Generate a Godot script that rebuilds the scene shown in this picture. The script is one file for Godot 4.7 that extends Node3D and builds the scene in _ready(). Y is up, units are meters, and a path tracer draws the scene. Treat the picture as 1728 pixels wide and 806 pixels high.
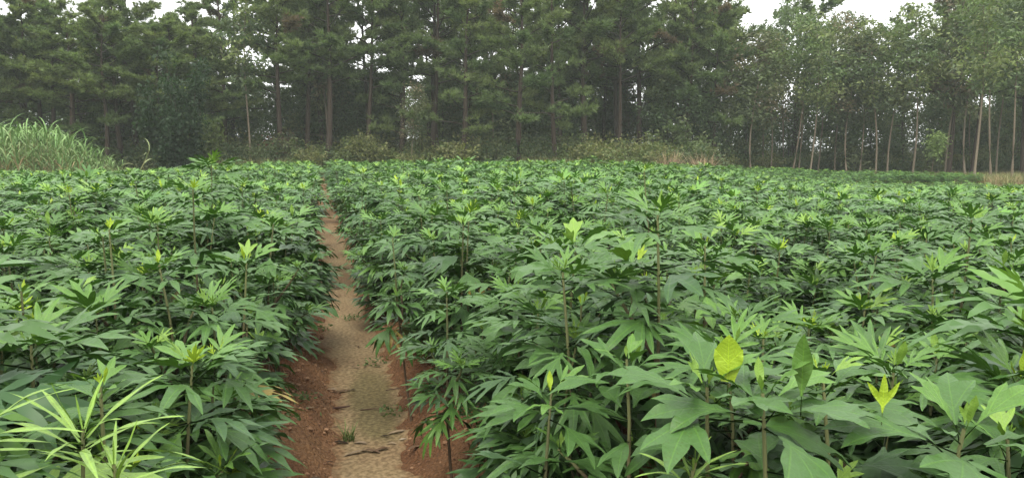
extends Node3D
# A nursery field of young lobed-leaf plants in raised beds, a sandy furrow path between them, a wood behind, overcast sky.

const EYE := 1.7
const YAW := 14.85          # degrees the view turns right of the path
const FOCAL := 1250.0       # in pixels of the 1728 wide photograph
const FIELD_INDIVIDUALS := 300

var rng := RandomNumberGenerator.new()
var fwd := Vector3.ZERO
var side := Vector3.ZERO
var noise := FastNoiseLite.new()
var fine := FastNoiseLite.new()
var taken := {}
var M := {}                 # materials
var leaf_hi := {}           # kind -> [mesh per bend]
var leaf_lo := {}
var leaf_mat := {}          # kind -> tone -> material
var field_spots: Array = []

# ------------------------------------------------------------------ small mesh builder
class Shape:
	var v := PackedVector3Array()
	var n := PackedVector3Array()
	var c := PackedColorArray()
	var uv := PackedVector2Array()
	var idx := PackedInt32Array()
	func tri(a: Vector3, b: Vector3, d: Vector3, col: Color) -> void:
		var k := v.size()
		v.append(a); v.append(b); v.append(d)
		c.append(col); c.append(col); c.append(col)
		idx.append(k); idx.append(k + 1); idx.append(k + 2)
	func quad(a: Vector3, b: Vector3, d: Vector3, e: Vector3, col: Color) -> void:
		var k := v.size()
		v.append(a); v.append(b); v.append(d); v.append(e)
		for i in 4: c.append(col)
		idx.append_array(PackedInt32Array([k, k + 1, k + 2, k, k + 2, k + 3]))
	func tube(pts: Array, radii: Array, sides: int, cols: Array) -> void:
		var k := v.size()
		var up := Vector3.UP
		for i in pts.size():
			var d: Vector3 = (pts[mini(i + 1, pts.size() - 1)] - pts[maxi(i - 1, 0)]).normalized()
			var a := d.cross(up)
			if a.length() < 0.1: a = d.cross(Vector3.RIGHT)
			a = a.normalized()
			var b := d.cross(a)
			for s in sides:
				var t := TAU * s / sides
				var o := a * cos(t) + b * sin(t)
				v.append(pts[i] + o * radii[i])
				n.append(o)
				c.append(cols[mini(i, cols.size() - 1)])
		for i in pts.size() - 1:
			for s in sides:
				var p := k + i * sides + s
				var q := k + i * sides + (s + 1) % sides
				idx.append_array(PackedInt32Array([p, p + sides, q, q, p + sides, q + sides]))
	func mesh() -> ArrayMesh:
		var a := []
		a.resize(Mesh.ARRAY_MAX)
		a[Mesh.ARRAY_VERTEX] = v
		if n.size() == v.size(): a[Mesh.ARRAY_NORMAL] = n
		if c.size() == v.size(): a[Mesh.ARRAY_COLOR] = c
		if uv.size() == v.size(): a[Mesh.ARRAY_TEX_UV] = uv
		a[Mesh.ARRAY_INDEX] = idx
		var m := ArrayMesh.new()
		m.add_surface_from_arrays(Mesh.PRIMITIVE_TRIANGLES, a)
		return m
	func smooth() -> void:      # vertex normals from the faces, turned upwards
		n.resize(v.size())
		for i in n.size(): n[i] = Vector3.ZERO
		for i in range(0, idx.size(), 3):
			var f := (v[idx[i + 2]] - v[idx[i]]).cross(v[idx[i + 1]] - v[idx[i]])
			for j in 3: n[idx[i + j]] += f
		for i in n.size(): n[i] = n[i].normalized() if n[i].length() > 1e-12 else Vector3.UP

func rf(a: float, b: float) -> float: return rng.randf_range(a, b)
func lin(r: float, g: float, b: float) -> Color: return Color(r, g, b).linear_to_srgb()

func numbered(called: String) -> String:
	var k: int = taken.get(called, 0)
	taken[called] = k + 1
	return called if k == 0 else "%s_%03d" % [called, k]

func tag(o: Node, label: String, category: String, group := "") -> Node:
	o.set_meta("label", label); o.set_meta("category", category)
	if group: o.set_meta("group", group)
	return o

var queue := {}             # look-alikes, told apart by their order across the view once all stand
func ordered(o: Node, label: String, category: String, px: float) -> void:
	if not queue.has(label): queue[label] = []
	queue[label].append([px, o, category])
const ORDER := ["first", "second", "third", "fourth", "fifth", "sixth", "seventh", "eighth", "ninth", "tenth", "eleventh", "twelfth", "thirteenth", "fourteenth", "fifteenth", "sixteenth"]
func settle_labels() -> void:
	for label in queue:
		var a: Array = queue[label]
		a.sort_custom(func(p, q): return p[0] < q[0])
		var first := 0
		while first < a.size() and a[first][0] < -40.0: first += 1
		for i in a.size():
			var t: String = label
			var k := i - first
			if a.size() > 1: t += ", " + ORDER[mini(i, 15)] + " past the left edge" if a[i][0] < -40.0 else ", " + (ORDER[k] if k < 16 else "%dth" % (k + 1)) + " from left"
			tag(a[i][1], t, a[i][2], label)

func mi(called: String, m: Mesh, mat: Material, parent: Node = self) -> MeshInstance3D:
	var o := MeshInstance3D.new()
	o.name = numbered(called) if parent == self else called
	o.mesh = m
	o.material_override = mat
	parent.add_child(o, true)
	return o

func root(called: String, at: Vector3) -> Node3D:
	var o := Node3D.new()
	o.name = numbered(called)
	add_child(o)
	o.position = at
	return o

# ------------------------------------------------------------------ layout
func col(px: float, depth: float) -> Vector3:      # a spot on the level at that column of the view and that distance ahead
	return fwd * depth + side * ((px - 864.0) / FOCAL * 1.0075 * depth)
func depth_of(p: Vector3) -> float: return p.dot(fwd)
func px_of(p: Vector3) -> float:
	var d := maxf(depth_of(p), 0.01)
	return 864.0 + p.dot(side) / d * FOCAL / 1.0075
func tall(py: float, depth: float) -> float: return EYE + (250.0 - py) / FOCAL * depth
func path_mid(z: float) -> float: return 0.255 + 0.025 * sin(z * 0.9) + 0.02 * sin(z * 2.3 + 1.0)
func path_half(z: float) -> float: return 0.20 + 0.02 * sin(z * 1.7)

func ground(x: float, z: float) -> float:
	var p := Vector3(x, 0, z)
	var d := depth_of(p)
	var px := px_of(p)
	var u := absf(x - path_mid(z)) - path_half(z)
	var lift := 0.17 * smoothstep(-0.02, 0.30, u)
	var h := lift * (1.0 - smoothstep(36.0, 40.0, d))
	if d > 8.0: h -= 0.3 * smoothstep(10.0, 17.0, d) * (1.0 - smoothstep(28.5, 32.5, d)) * smoothstep(1100.0, 1500.0, px)
	h += 0.06 * smoothstep(16.0, 36.0, d) * (1.0 - smoothstep(900.0, 1300.0, px))
	if d > 0.0: h += 0.5 * smoothstep(36.0, 40.0, d) * (1.0 - smoothstep(1000.0, 1250.0, px)) * smoothstep(180.0, 330.0, px)
	h += noise.get_noise_2d(x * 2.0, z * 2.0) * 0.03 * smoothstep(0.0, 0.3, u)
	if absf(x) < 3.0 and z > -16.0:
		h += fine.get_noise_2d(x * 9.0, z * 9.0) * 0.05 * smoothstep(-0.03, 0.12, u)
		h += absf(fine.get_noise_2d(x * 32.0 + 9.0, z * 32.0)) * 0.035 * smoothstep(-0.02, 0.06, u)
		h += fine.get_noise_2d(x * 3.0, z * 3.0) * 0.012
	return h
func on_ground(p: Vector3) -> Vector3: return Vector3(p.x, ground(p.x, p.z), p.z)

func _ready() -> void:
	rng.seed = 20417
	noise.seed = 5; noise.frequency = 0.12
	fine.seed = 9; fine.frequency = 0.35; fine.fractal_octaves = 4
	set_view()
	make_materials()
	make_leaves()
	build_ground()
	build_forest()
	build_cane()
	build_verge()
	build_field()
	build_path_litter()
	settle_labels()

# ------------------------------------------------------------------ camera, sky, sun
func set_view() -> void:
	var yaw := deg_to_rad(YAW)
	fwd = Vector3(sin(yaw), 0, -cos(yaw))
	side = Vector3(cos(yaw), 0, sin(yaw))
	var cam := Camera3D.new()
	cam.name = "camera"
	add_child(cam)
	cam.fov = rad_to_deg(2.0 * atan(403.0 / FOCAL))
	cam.near = 0.05; cam.far = 2000.0
	cam.position = Vector3(0, EYE, 0)
	cam.rotation = Vector3(-atan(153.0 / FOCAL), -yaw, 0)
	cam.current = true
	var env := Environment.new()
	var sky := Sky.new()
	var sm := ProceduralSkyMaterial.new()
	sm.sky_top_color = Color(0.94, 0.945, 0.94)
	sm.sky_horizon_color = Color(0.95, 0.955, 0.955)
	sm.sky_curve = 0.3
	sm.ground_bottom_color = Color(0.25, 0.24, 0.2)
	sm.ground_horizon_color = Color(0.5, 0.52, 0.5)
	sm.energy_multiplier = 1.0
	sky.sky_material = sm
	env.background_mode = Environment.BG_SKY
	env.sky = sky
	env.tonemap_mode = Environment.TONE_MAPPER_LINEAR
	env.tonemap_exposure = 2.75
	env.sdfgi_enabled = true; env.ssao_enabled = true; env.ssil_enabled = true
	env.fog_enabled = true
	env.fog_density = 0.0009
	env.fog_light_color = Color(0.88, 0.92, 0.9)
	var we := WorldEnvironment.new()
	we.name = "environment"
	we.environment = env
	add_child(we)
	var sun := DirectionalLight3D.new()
	sun.name = "sun"
	sun.light_energy = 0.5
	sun.light_angular_distance = 40.0
	sun.light_color = Color(1.0, 0.97, 0.9)
	sun.shadow_enabled = true
	sun.sky_mode = DirectionalLight3D.SKY_MODE_LIGHT_ONLY
	sun.rotation_degrees = Vector3(-66, -28, 0)
	add_child(sun)

# ------------------------------------------------------------------ materials
func noise_tex(freq: float, lo: Color, hi: Color, size := 512, octaves := 5, sd := 1) -> NoiseTexture2D:
	var t := NoiseTexture2D.new()
	var f := FastNoiseLite.new()
	f.seed = sd; f.frequency = freq; f.fractal_octaves = octaves; f.noise_type = FastNoiseLite.TYPE_SIMPLEX_SMOOTH
	t.noise = f; t.width = size; t.height = size; t.seamless = true
	var g := Gradient.new()
	g.set_color(0, lo); g.set_color(1, hi)
	t.color_ramp = g
	return t

func mat(called: String, color: Color, rough := 0.8, vertex := false) -> StandardMaterial3D:
	var m := StandardMaterial3D.new()
	m.resource_name = called
	m.albedo_color = color
	m.roughness = rough
	m.metallic_specular = 0.35
	m.vertex_color_use_as_albedo = vertex
	m.cull_mode = BaseMaterial3D.CULL_DISABLED
	return m

func make_materials() -> void:
	var g := mat("soil", Color.WHITE, 0.95, true)
	g.albedo_texture = noise_tex(0.03, Color(0.55, 0.53, 0.5), Color(1, 1, 1), 1024, 8, 3)
	g.uv1_triplanar = true; g.uv1_world_triplanar = true; g.uv1_scale = Vector3.ONE * 1.3
	g.heightmap_enabled = true; g.heightmap_texture = noise_tex(0.03, Color.BLACK, Color.WHITE, 1024, 8, 4); g.heightmap_scale = 3.0
	M.soil = g
	var p := g.duplicate()
	p.resource_name = "path_sand"; p.heightmap_scale = 0.3
	p.uv1_scale = Vector3.ONE * 0.9
	M.sand = p
	M.foliage = mat("tree_foliage", Color.WHITE, 0.6, true)
	M.foliage.backlight_enabled = true; M.foliage.backlight = Color(0.9, 0.95, 0.7)
	M.bark = mat("bark", Color.WHITE, 0.95, true)
	M.bark.albedo_texture = noise_tex(0.06, Color(0.55, 0.53, 0.5), Color(1, 1, 1), 256, 4, 8)
	M.bark.uv1_triplanar = true; M.bark.uv1_scale = Vector3(3.0, 0.8, 3.0)
	M.stem = mat("green_brown_stem", Color.WHITE, 0.8, true)
	M.field = mat("field_leaf", Color.WHITE, 0.42, true)
	M.field.metallic_specular = 0.37
	M.field.backlight_enabled = true; M.field.backlight = Color(0.38, 0.44, 0.22)
	M.blade = mat("grass_blade", Color.WHITE, 0.6, true)
	M.blade.backlight_enabled = true; M.blade.backlight = Color(0.45, 0.5, 0.3)
	M.dry = mat("dry_leaf", Color.WHITE, 0.9, true)

# ------------------------------------------------------------------ leaves of the field plants
# lobe: [where it leaves the midrib, angle in degrees, length, half width, share of the width at its base]
const LEAVES := {
	"finger": [[0.0, 0, 1.0, 0.074, 0.3], [0.13, 27, 0.80, 0.064, 0.3], [0.13, -29, 0.78, 0.064, 0.3], [0.07, 56, 0.58, 0.052, 0.3], [0.07, -54, 0.56, 0.052, 0.3]],
	"many_finger": [[0.0, 0, 1.0, 0.060, 0.35], [0.24, 22, 0.64, 0.045, 0.35], [0.20, -23, 0.66, 0.045, 0.35], [0.12, 42, 0.64, 0.045, 0.35], [0.11, -44, 0.62, 0.045, 0.35], [0.05, 68, 0.46, 0.040, 0.35], [0.05, -66, 0.45, 0.040, 0.35]],
	"three_lobe": [[0.0, 0, 1.0, 0.10, 0.14], [0.15, 30, 0.74, 0.076, 0.3], [0.15, -32, 0.72, 0.076, 0.3]],
	"mitten": [[0.0, 0, 1.0, 0.112, 0.12], [0.2, 30, 0.62, 0.075, 0.35]],
	"lance": [[0.0, 0, 1.0, 0.105, 0.12]],
	"oval": [[0.0, 0, 1.0, 0.155, 0.08]],
	"strap": [[0.0, 0, 1.0, 0.031, 0.6]],
	"spade": [[0.0, 0, 1.0, 0.29, 0.45], [0.38, 42, 0.42, 0.13, 0.7], [0.38, -44, 0.40, 0.13, 0.7]],
	"broad": [[0.0, 0, 1.0, 0.138, 0.12], [0.22, 26, 0.66, 0.095, 0.35], [0.22, -29, 0.64, 0.095, 0.35]],
}
const BENDS := [0.5, 1.15, -0.3, 0.8]

func lobe_poly(l: Array, steps: int, sd: float) -> PackedVector2Array:
	var left := PackedVector2Array()
	var right := PackedVector2Array()
	var a := deg_to_rad(l[1])
	var d := Vector2(cos(a), sin(a))
	var q := Vector2(-d.y, d.x)
	var o := Vector2(l[0], 0)
	for i in steps + 1:
		var t := float(i) / steps
		var w: float
		if t < 0.5: w = lerpf(l[4], 1.0, smoothstep(-0.1, 1.0, t / 0.5))
		else: w = pow(maxf(0.0, 1.0 - pow((t - 0.5) / 0.5, 2.0)), 0.95)
		w *= l[3] * (1.0 + 0.035 * sin(t * 9.0 + sd) * (1.0 - t))
		var bow: Vector2 = q * (sin(t * PI) * 0.03 * signf(l[1]) * -1.0 * l[2])
		if i < steps:
			left.append(o + d * l[2] * t + q * w + bow)
			right.append(o + d * l[2] * t - q * maxf(w, 0.002) + bow)
		else: left.append(o + d * l[2])
	right.reverse()
	left.append_array(right)
	return left

func biggest(polys: Array) -> PackedVector2Array:
	var best := PackedVector2Array()
	var most := -1.0
	for p in polys:
		var s := 0.0
		for i in p.size(): s += p[i].cross(p[(i + 1) % p.size()])
		if absf(s) > most: most = absf(s); best = p
	return best

func vein_distance(p: Vector2, lobes: Array) -> Array:      # [distance to the nearest vein, lobe number, share along it, side]
	var best := [9.0, 0, 0.0, 1.0]
	for k in lobes.size():
		var l: Array = lobes[k]
		var a := deg_to_rad(l[1])
		var d := Vector2(cos(a), sin(a))
		var r := p - Vector2(l[0], 0)
		var t := clampf(r.dot(d), 0.0, l[2])
		var m := (r - d * t).length()
		if m < best[0]: best = [m, k, t / l[2], signf(d.cross(r))]
	return best

func leaf_mesh(kind: String, bend: float, fineness: float, petiole: float, sd: float) -> Shape:
	var lobes: Array = LEAVES[kind]
	var steps := int(maxf(5.0, 14.0 * fineness))
	var poly := lobe_poly(lobes[0], steps + 2, sd)
	for k in range(1, lobes.size()): poly = biggest(Geometry2D.merge_polygons(poly, lobe_poly(lobes[k], steps, sd + k)))
	if fineness > 0.8 and lobes.size() > 1:
		var grown := biggest(Geometry2D.offset_polygon(poly, 0.007, Geometry2D.JOIN_ROUND))
		poly = biggest(Geometry2D.offset_polygon(grown, -0.007, Geometry2D.JOIN_MITER))
	var pts := PackedVector2Array()
	var gap := 0.017 / fineness
	for p in poly:
		if pts.is_empty() or pts[-1].distance_to(p) > gap: pts.append(p)
	var rim := pts.size()
	for l in lobes:
		var a := deg_to_rad(l[1])
		var n := int(maxf(2.0, l[2] / (0.07 / fineness)))
		for i in range(0, n):
			var p: Vector2 = Vector2(l[0], 0) + Vector2(cos(a), sin(a)) * l[2] * (i + 0.3) / n
			var ok := true
			for q in range(rim, pts.size()):
				if pts[q].distance_to(p) < gap: ok = false; break
			if ok and Geometry2D.is_point_in_polygon(p, poly): pts.append(p)
	var s := Shape.new()
	for p in pts:
		var near := vein_distance(p, lobes)
		var h: float = 0.27 * minf(near[0], 0.12) + 0.02 * sin(near[2] * 13.0 + sd * 2.0 + near[3]) * minf(near[0] / 0.08, 1.0)
		h -= p.y * p.y * 0.18 * signf(bend + 0.4)
		var twist := 0.45 * sin(sd * 2.3) * p.x * (0.0 if kind == "spade" else 1.0)
		s.v.append(bent(Vector3(p.x, h * cos(twist) + p.y * sin(twist), p.y * cos(twist) - h * sin(twist)), bend, petiole))
		s.uv.append(Vector2((p.x + 0.05) / 1.1, p.y / 1.1 + 0.5))
	var t := Geometry2D.triangulate_delaunay(pts)
	for i in range(0, t.size(), 3):
		var a := pts[t[i]]
		var b := pts[t[i + 1]]
		var d := pts[t[i + 2]]
		if absf((b - a).cross(d - a)) < 1e-6 or not Geometry2D.is_point_in_polygon((a + b + d) / 3.0, poly): continue
		if (b - a).cross(d - a) < 0.0: s.idx.append_array(PackedInt32Array([t[i], t[i + 2], t[i + 1]]))
		else: s.idx.append_array(PackedInt32Array([t[i], t[i + 1], t[i + 2]]))
	s.smooth()
	# the stalk of the leaf
	var k := s.v.size()
	var r := 0.011
	for e in [[-petiole, 1.2], [0.06, 0.6]]:
		for j in 3:
			var w: float = TAU * j / 3.0
			s.v.append(bent(Vector3(e[0], -0.006 + sin(w) * r * e[1], cos(w) * r * e[1]), bend, petiole))
			s.n.append(Vector3(0, sin(w), cos(w)))
			s.uv.append(Vector2(0.09, 0.5))
	for j in 3:
		var p := k + j
		var q := k + (j + 1) % 3
		s.idx.append_array(PackedInt32Array([p, p + 3, q, q, p + 3, q + 3]))
	return s

func bent(p: Vector3, bend: float, petiole: float) -> Vector3:
	var x := maxf(p.x, 0.0)
	var th := bend * x
	var o := Vector3(sin(th) / bend, -(1.0 - cos(th)) / bend, p.z)
	if p.x < 0.0: o.x = p.x
	return o + Vector3(sin(th), cos(th), 0) * p.y + Vector3(petiole, 0, 0)

func leaf_texture(kind: String, relief: bool) -> ImageTexture:
	var lobes: Array = LEAVES[kind]
	var size := 176
	var im := Image.create(size, size, false, Image.FORMAT_RGB8)
	for y in size:
		for x in size:
			var p := Vector2((x + 0.5) / size * 1.1 - 0.05, ((y + 0.5) / size - 0.5) * 1.1)
			var near := vein_distance(p, lobes)
			var l: Array = lobes[near[1]]
			var main := 1.0 - smoothstep(0.004, 0.011, near[0])
			var s: float = near[2] * l[2] * 11.0 - near[0] * 7.0
			var f := absf(s - roundf(s))
			var second := (1.0 - smoothstep(0.03, 0.13, f)) * (1.0 - smoothstep(l[3] * 0.7, l[3] * 1.1, near[0]))
			var spots := noise.get_noise_2d(p.x * 160.0 + l[1], p.y * 160.0) * 0.5 + 0.5
			if relief:
				var h := clampf(0.75 - 0.55 * main - 0.35 * second + (f - 0.25) * 0.5 + spots * 0.1, 0, 1)
				im.set_pixel(x, y, Color(h, h, h))
			else:
				var k := 0.80 + 0.14 * spots
				var c := Color(k, k, k).lerp(Color(1.0, 1.0, 0.86), maxf(main * 0.85, second * 0.2))
				if fine.get_noise_2d(p.x * 90.0 + l[1], p.y * 90.0) > 0.42: c = c.lerp(Color(0.8, 0.66, 0.36), 0.55)
				im.set_pixel(x, y, c)
	return ImageTexture.create_from_image(im)

const TONES := {
	"deep": [0.033, 0.080, 0.022], "mature": [0.052, 0.118, 0.029], "fresh": [0.084, 0.178, 0.034], "young": [0.15, 0.262, 0.042], "yellow": [0.27, 0.39, 0.03], "pale": [0.16, 0.265, 0.06], "blue": [0.050, 0.104, 0.042], "old": [0.22, 0.17, 0.045],
}

func make_leaves() -> void:
	var sd := 0.0
	for kind in LEAVES:
		leaf_hi[kind] = []
		leaf_lo[kind] = []
		for b in BENDS:
			sd += 1.7
			var pet := 0.3 if kind != "strap" else 0.06
			leaf_hi[kind].append(leaf_mesh(kind, b, 1.0, pet, sd).mesh())
			leaf_lo[kind].append(leaf_mesh(kind, b, 0.55, pet, sd))
		var color := leaf_texture(kind, false)
		var relief := leaf_texture(kind, true)
		leaf_mat[kind] = {}
		for tone in TONES:
			var c: Array = TONES[tone]
			var m := mat("leaf_" + tone, lin(c[0] * 1.2, c[1] * 1.2, c[2] * 1.2), 0.46)
			m.metallic_specular = 0.37
			m.albedo_texture = color
			m.heightmap_enabled = true; m.heightmap_texture = relief; m.heightmap_scale = 0.08
			m.backlight_enabled = true; m.backlight = Color(0.38, 0.44, 0.22)
			leaf_mat[kind][tone] = m

# ------------------------------------------------------------------ the ground
func grid_lines(dense_from: float, dense_to: float, step: float, lo: float, hi: float, growth: float) -> PackedFloat32Array:
	var a := PackedFloat32Array()
	var x := dense_from
	while x <= dense_to: a.append(x); x += step
	var s := step
	while a[-1] < hi: s *= growth; a.append(a[-1] + s)
	var b := PackedFloat32Array()
	s = step; x = dense_from
	while x > lo: s *= growth; x -= s; b.append(x)
	b.reverse()
	b.append_array(a)
	return b

func build_ground() -> void:
	var xs := grid_lines(-0.9, 1.3, 0.02, -400.0, 400.0, 1.14)
	var zs := grid_lines(-7.5, -2.5, 0.022, -600.0, 60.0, 1.035)
	var s := Shape.new()
	for z in zs:
		for x in xs:
			s.v.append(Vector3(x, ground(x, z), z))
			var p := Vector3(x, 0, z)
			var d := depth_of(p)
			var k := noise.get_noise_2d(x * 8.0, z * 8.0)
			var c := Color(0.175, 0.084, 0.042).lerp(Color(0.30, 0.165, 0.085), clampf(0.4 + k * 1.2, 0, 1))
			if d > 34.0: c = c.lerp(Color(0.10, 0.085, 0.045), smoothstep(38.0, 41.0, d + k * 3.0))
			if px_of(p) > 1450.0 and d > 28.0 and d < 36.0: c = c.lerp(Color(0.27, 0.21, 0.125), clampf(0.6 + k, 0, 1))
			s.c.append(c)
	var w := xs.size()
	for j in zs.size() - 1:
		for i in w - 1:
			var p := j * w + i
			s.idx.append_array(PackedInt32Array([p, p + 1, p + w, p + 1, p + w + 1, p + w]))
	s.smooth()
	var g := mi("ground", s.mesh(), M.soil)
	g.set_meta("kind", "structure")
	# the trodden sandy floor of the furrow
	var f := Shape.new()
	var rows := grid_lines(-9.0, -2.0, 0.03, -37.0, 1.0, 1.03)
	var across := 25
	for z in rows:
		var mid := path_mid(z)
		var l := mid - path_half(z) - 0.03 + 0.09 * fine.get_noise_2d(z * 9.0, 3.0)
		var r := mid + path_half(z) + 0.05 + 0.12 * fine.get_noise_2d(z * 9.0, 40.0)
		for i in across:
			var t := float(i) / (across - 1)
			var x := lerpf(l, r, t)
			var edge := minf(t, 1.0 - t) * (across - 1)
			f.v.append(Vector3(x, ground(x, z) + (0.007 if edge >= 1.0 else -0.01), z))
			var k := noise.get_noise_2d(x * 14.0 + 50.0, z * 7.0)
			var c := Color(0.33, 0.25, 0.145).lerp(Color(0.25, 0.175, 0.10), clampf(0.35 + k * 1.3, 0, 1))
			# red soil crumbled in from the banks
			var washed := smoothstep(0.17, 0.03, minf(t, 1.0 - t) + k * 0.2 + fine.get_noise_2d(x * 30.0, z * 30.0) * 0.14)
			c = c.lerp(Color(0.24, 0.135, 0.07), washed * 0.7)
			# damp algae-green patch and muddy spots lie where the photograph shows them
			var damp := 1.0 - smoothstep(0.5, 1.0, Vector2((x - 0.34) / 0.2, (z + 4.9) / 1.05).length() + k * 0.5)
			c = c.lerp(Color(0.11, 0.10, 0.04), damp * 0.7)
			var mud := 1.0 - smoothstep(0.5, 1.0, Vector2((x - 0.28) / 0.3, (z + 9.6) / 0.7).length() + k * 0.6)
			c = c.lerp(Color(0.13, 0.08, 0.045), mud * 0.8)
			if z < -10.0: c = c.lerp(Color(0.28, 0.16, 0.09), smoothstep(10.0, 24.0, -z) * 0.6)
			f.c.append(c)
	for j in rows.size() - 1:
		for i in across - 1:
			var p := j * across + i
			f.idx.append_array(PackedInt32Array([p, p + 1, p + across, p + 1, p + across + 1, p + across]))
	f.smooth()
	mi("path", f.mesh(), M.sand).set_meta("kind", "structure")
	# crumbs of red soil on the bed shoulders
	var cs := Shape.new()
	var ball := SphereMesh.new()
	ball.radial_segments = 6; ball.rings = 3; ball.radius = 0.5; ball.height = 0.8
	var a := ball.get_mesh_arrays()
	cs.v = a[Mesh.ARRAY_VERTEX]; cs.idx = a[Mesh.ARRAY_INDEX]
	for i in cs.v.size():
		cs.v[i] *= 1.0 + 0.35 * noise.get_noise_3dv(cs.v[i] * 37.0)
		cs.c.append(Color.WHITE)
	var mm := MultiMesh.new()
	mm.transform_format = MultiMesh.TRANSFORM_3D; mm.use_colors = true
	mm.mesh = cs.mesh()
	mm.instance_count = 5200
	for i in 5200:
		var z := -2.2 - 9.0 * pow(rng.randf(), 1.6)
		var sgn := -1.0 if rng.randf() < 0.6 else 1.0
		var x := path_mid(z) + sgn * (path_half(z) + (rf(-0.04, 0.6) if rng.randf() < 0.85 else rf(-0.2, 0.0)))
		var sz := 0.006 + 0.036 * pow(rng.randf(), 6.0)
		if absf(x - path_mid(z)) < path_half(z): sz = minf(sz, 0.011)
		mm.set_instance_transform(i, Transform3D(Basis.from_euler(Vector3(rf(0, 6), rf(0, 6), rf(0, 6))).scaled(Vector3(sz, sz * 0.7, sz)), Vector3(x, ground(x, z) + sz * 0.1, z)))
		mm.set_instance_color(i, Color(0.13, 0.065, 0.036).lerp(Color(0.26, 0.155, 0.09), rng.randf()))
	var mo := MultiMeshInstance3D.new()
	mo.name = "soil_crumbs"; mo.multimesh = mm; mo.material_override = mat("crumb", Color.WHITE, 0.95, true)
	add_child(mo)
	mo.set_meta("kind", "stuff")
	tag(mo, "crumbs of red-brown soil on the bed shoulders beside the path", "soil")

# ------------------------------------------------------------------ the wood
func bend_line(from: Vector3, to: Vector3, n: int, wobble: float, sag := 0.0) -> Array:
	var a := []
	var o := Vector3(rf(-1, 1), 0, rf(-1, 1)) * wobble
	var q := Vector3(rf(-1, 1), 0, rf(-1, 1)) * wobble * 0.5
	for i in n + 1:
		var t := float(i) / n
		a.append(from.lerp(to, t) + o * sin(t * PI) + q * sin(t * TAU) + Vector3(0, -sag * t * t, 0))
	return a
func along(line: Array, t: float) -> Vector3:
	var f := clampf(t, 0, 0.999) * (line.size() - 1)
	var i := int(f)
	return line[i].lerp(line[i + 1], f - i)

func tuft(s: Shape, at: Vector3, dir: Vector3, size: float, needles: int, c: Color) -> void:
	var a := dir.cross(Vector3(0.3, 1, 0.2)).normalized()
	var b := dir.cross(a)
	for i in needles:
		var w := rng.randf() * TAU
		var open := rf(0.2, 1.3)
		var d := (dir * cos(open) + (a * cos(w) + b * sin(w)) * sin(open)).normalized()
		var len := size * rf(0.7, 1.15)
		var q := d.cross(Vector3(rf(-1, 1), rf(-1, 1), rf(-1, 1))).normalized() * 0.026
		s.tri(at - q, at + q, at + d * len, c * rf(0.8, 1.25))

func make_pine(called: String, height: float, bare: float, spread: float, dense: float) -> Node3D:
	var o := Node3D.new()
	o.name = called
	var t := Shape.new()
	var top := Vector3(rf(-0.5, 0.5), height, rf(-0.5, 0.5))
	var line := bend_line(Vector3(0, -0.3, 0), top, 10, 0.25)
	var rad := []
	for i in 11: rad.append(lerpf(0.17, 0.025, pow(i / 10.0, 0.9)))
	rad[0] = 0.23
	t.tube(line, rad, 8, [Color(0.075, 0.055, 0.045)])
	var f := Shape.new()
	var n := int(23 * dense)
	var limbs := t
	for i in n:
		var u := (i + rng.randf()) / n
		var h := lerpf(bare, 0.985, u)
		var base := along(line, h)
		var az := i * 2.4 + rf(-0.5, 0.5)
		var reach := spread * lerpf(1.0, 0.3, pow(u, 1.7)) * rf(0.5, 1.15)
		var rise := lerpf(0.1, 0.8, u) + rf(-0.15, 0.25)
		var dir := Vector3(cos(az), rise, sin(az)).normalized()
		var limb := bend_line(base, base + dir * reach, 5, 0.2, reach * 0.05)
		limbs.tube(limb, [0.04 * (1.1 - u * 0.6), 0.034, 0.027, 0.02, 0.013, 0.006], 4, [Color(0.06, 0.048, 0.04)])
		var tone := Color(0.088, 0.135, 0.06).lerp(Color(0.175, 0.21, 0.075), rng.randf() * 0.7)
		if rng.randf() < 0.015: tone = Color(0.12, 0.09, 0.06)
		var twigs := int(5 + reach * 4.0)
		for k in twigs:
			var w := lerpf(0.38, 1.0, (k + rng.randf()) / twigs)
			var p := along(limb, w)
			var out := (dir * rf(0.4, 1.0) + Vector3(rf(-1, 1), rf(-0.1, 0.5), rf(-1, 1))).normalized()
			var len := rf(0.3, 0.9) * lerpf(1.0, 0.6, u)
			limbs.tube([p, p + out * len], [0.009, 0.004], 3, [Color(0.06, 0.05, 0.04)])
			for j in 5:
				tuft(f, p + out * len * (j + 0.8) / 5.0 + Vector3(rf(-1, 1), rf(-0.4, 0.4), rf(-1, 1)) * 0.12, (out + Vector3(0, 0.35, 0)).normalized(), rf(0.2, 0.34), 13, tone * rf(0.65, 1.4))
	for i in 5:      # dead snags low on the trunk
		var h := rf(0.15, bare)
		var base := along(line, h)
		var az := rng.randf() * TAU
		limbs.tube([base, base + Vector3(cos(az), rf(-0.2, 0.5), sin(az)) * rf(0.4, 1.3)], [0.022, 0.006], 4, [Color(0.07, 0.06, 0.05)])
	mi("trunk", t.mesh(), M.bark, o)
	mi("crown", f.mesh(), M.foliage, o)
	return o

func leaf_face(s: Shape, p: Vector3, len: float, wide: float, droop: float, c: Color) -> void:
	var d := Vector3(rf(-1, 1), rf(-0.7, 0.6) - droop, rf(-1, 1)).normalized()
	var q := d.cross(Vector3(rf(-1, 1), rf(0.2, 1), rf(-1, 1))).normalized() * wide
	s.quad(p, p + d * len * 0.5 + q, p + d * len, p + d * len * 0.5 - q, c * rf(0.75, 1.3))

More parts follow.
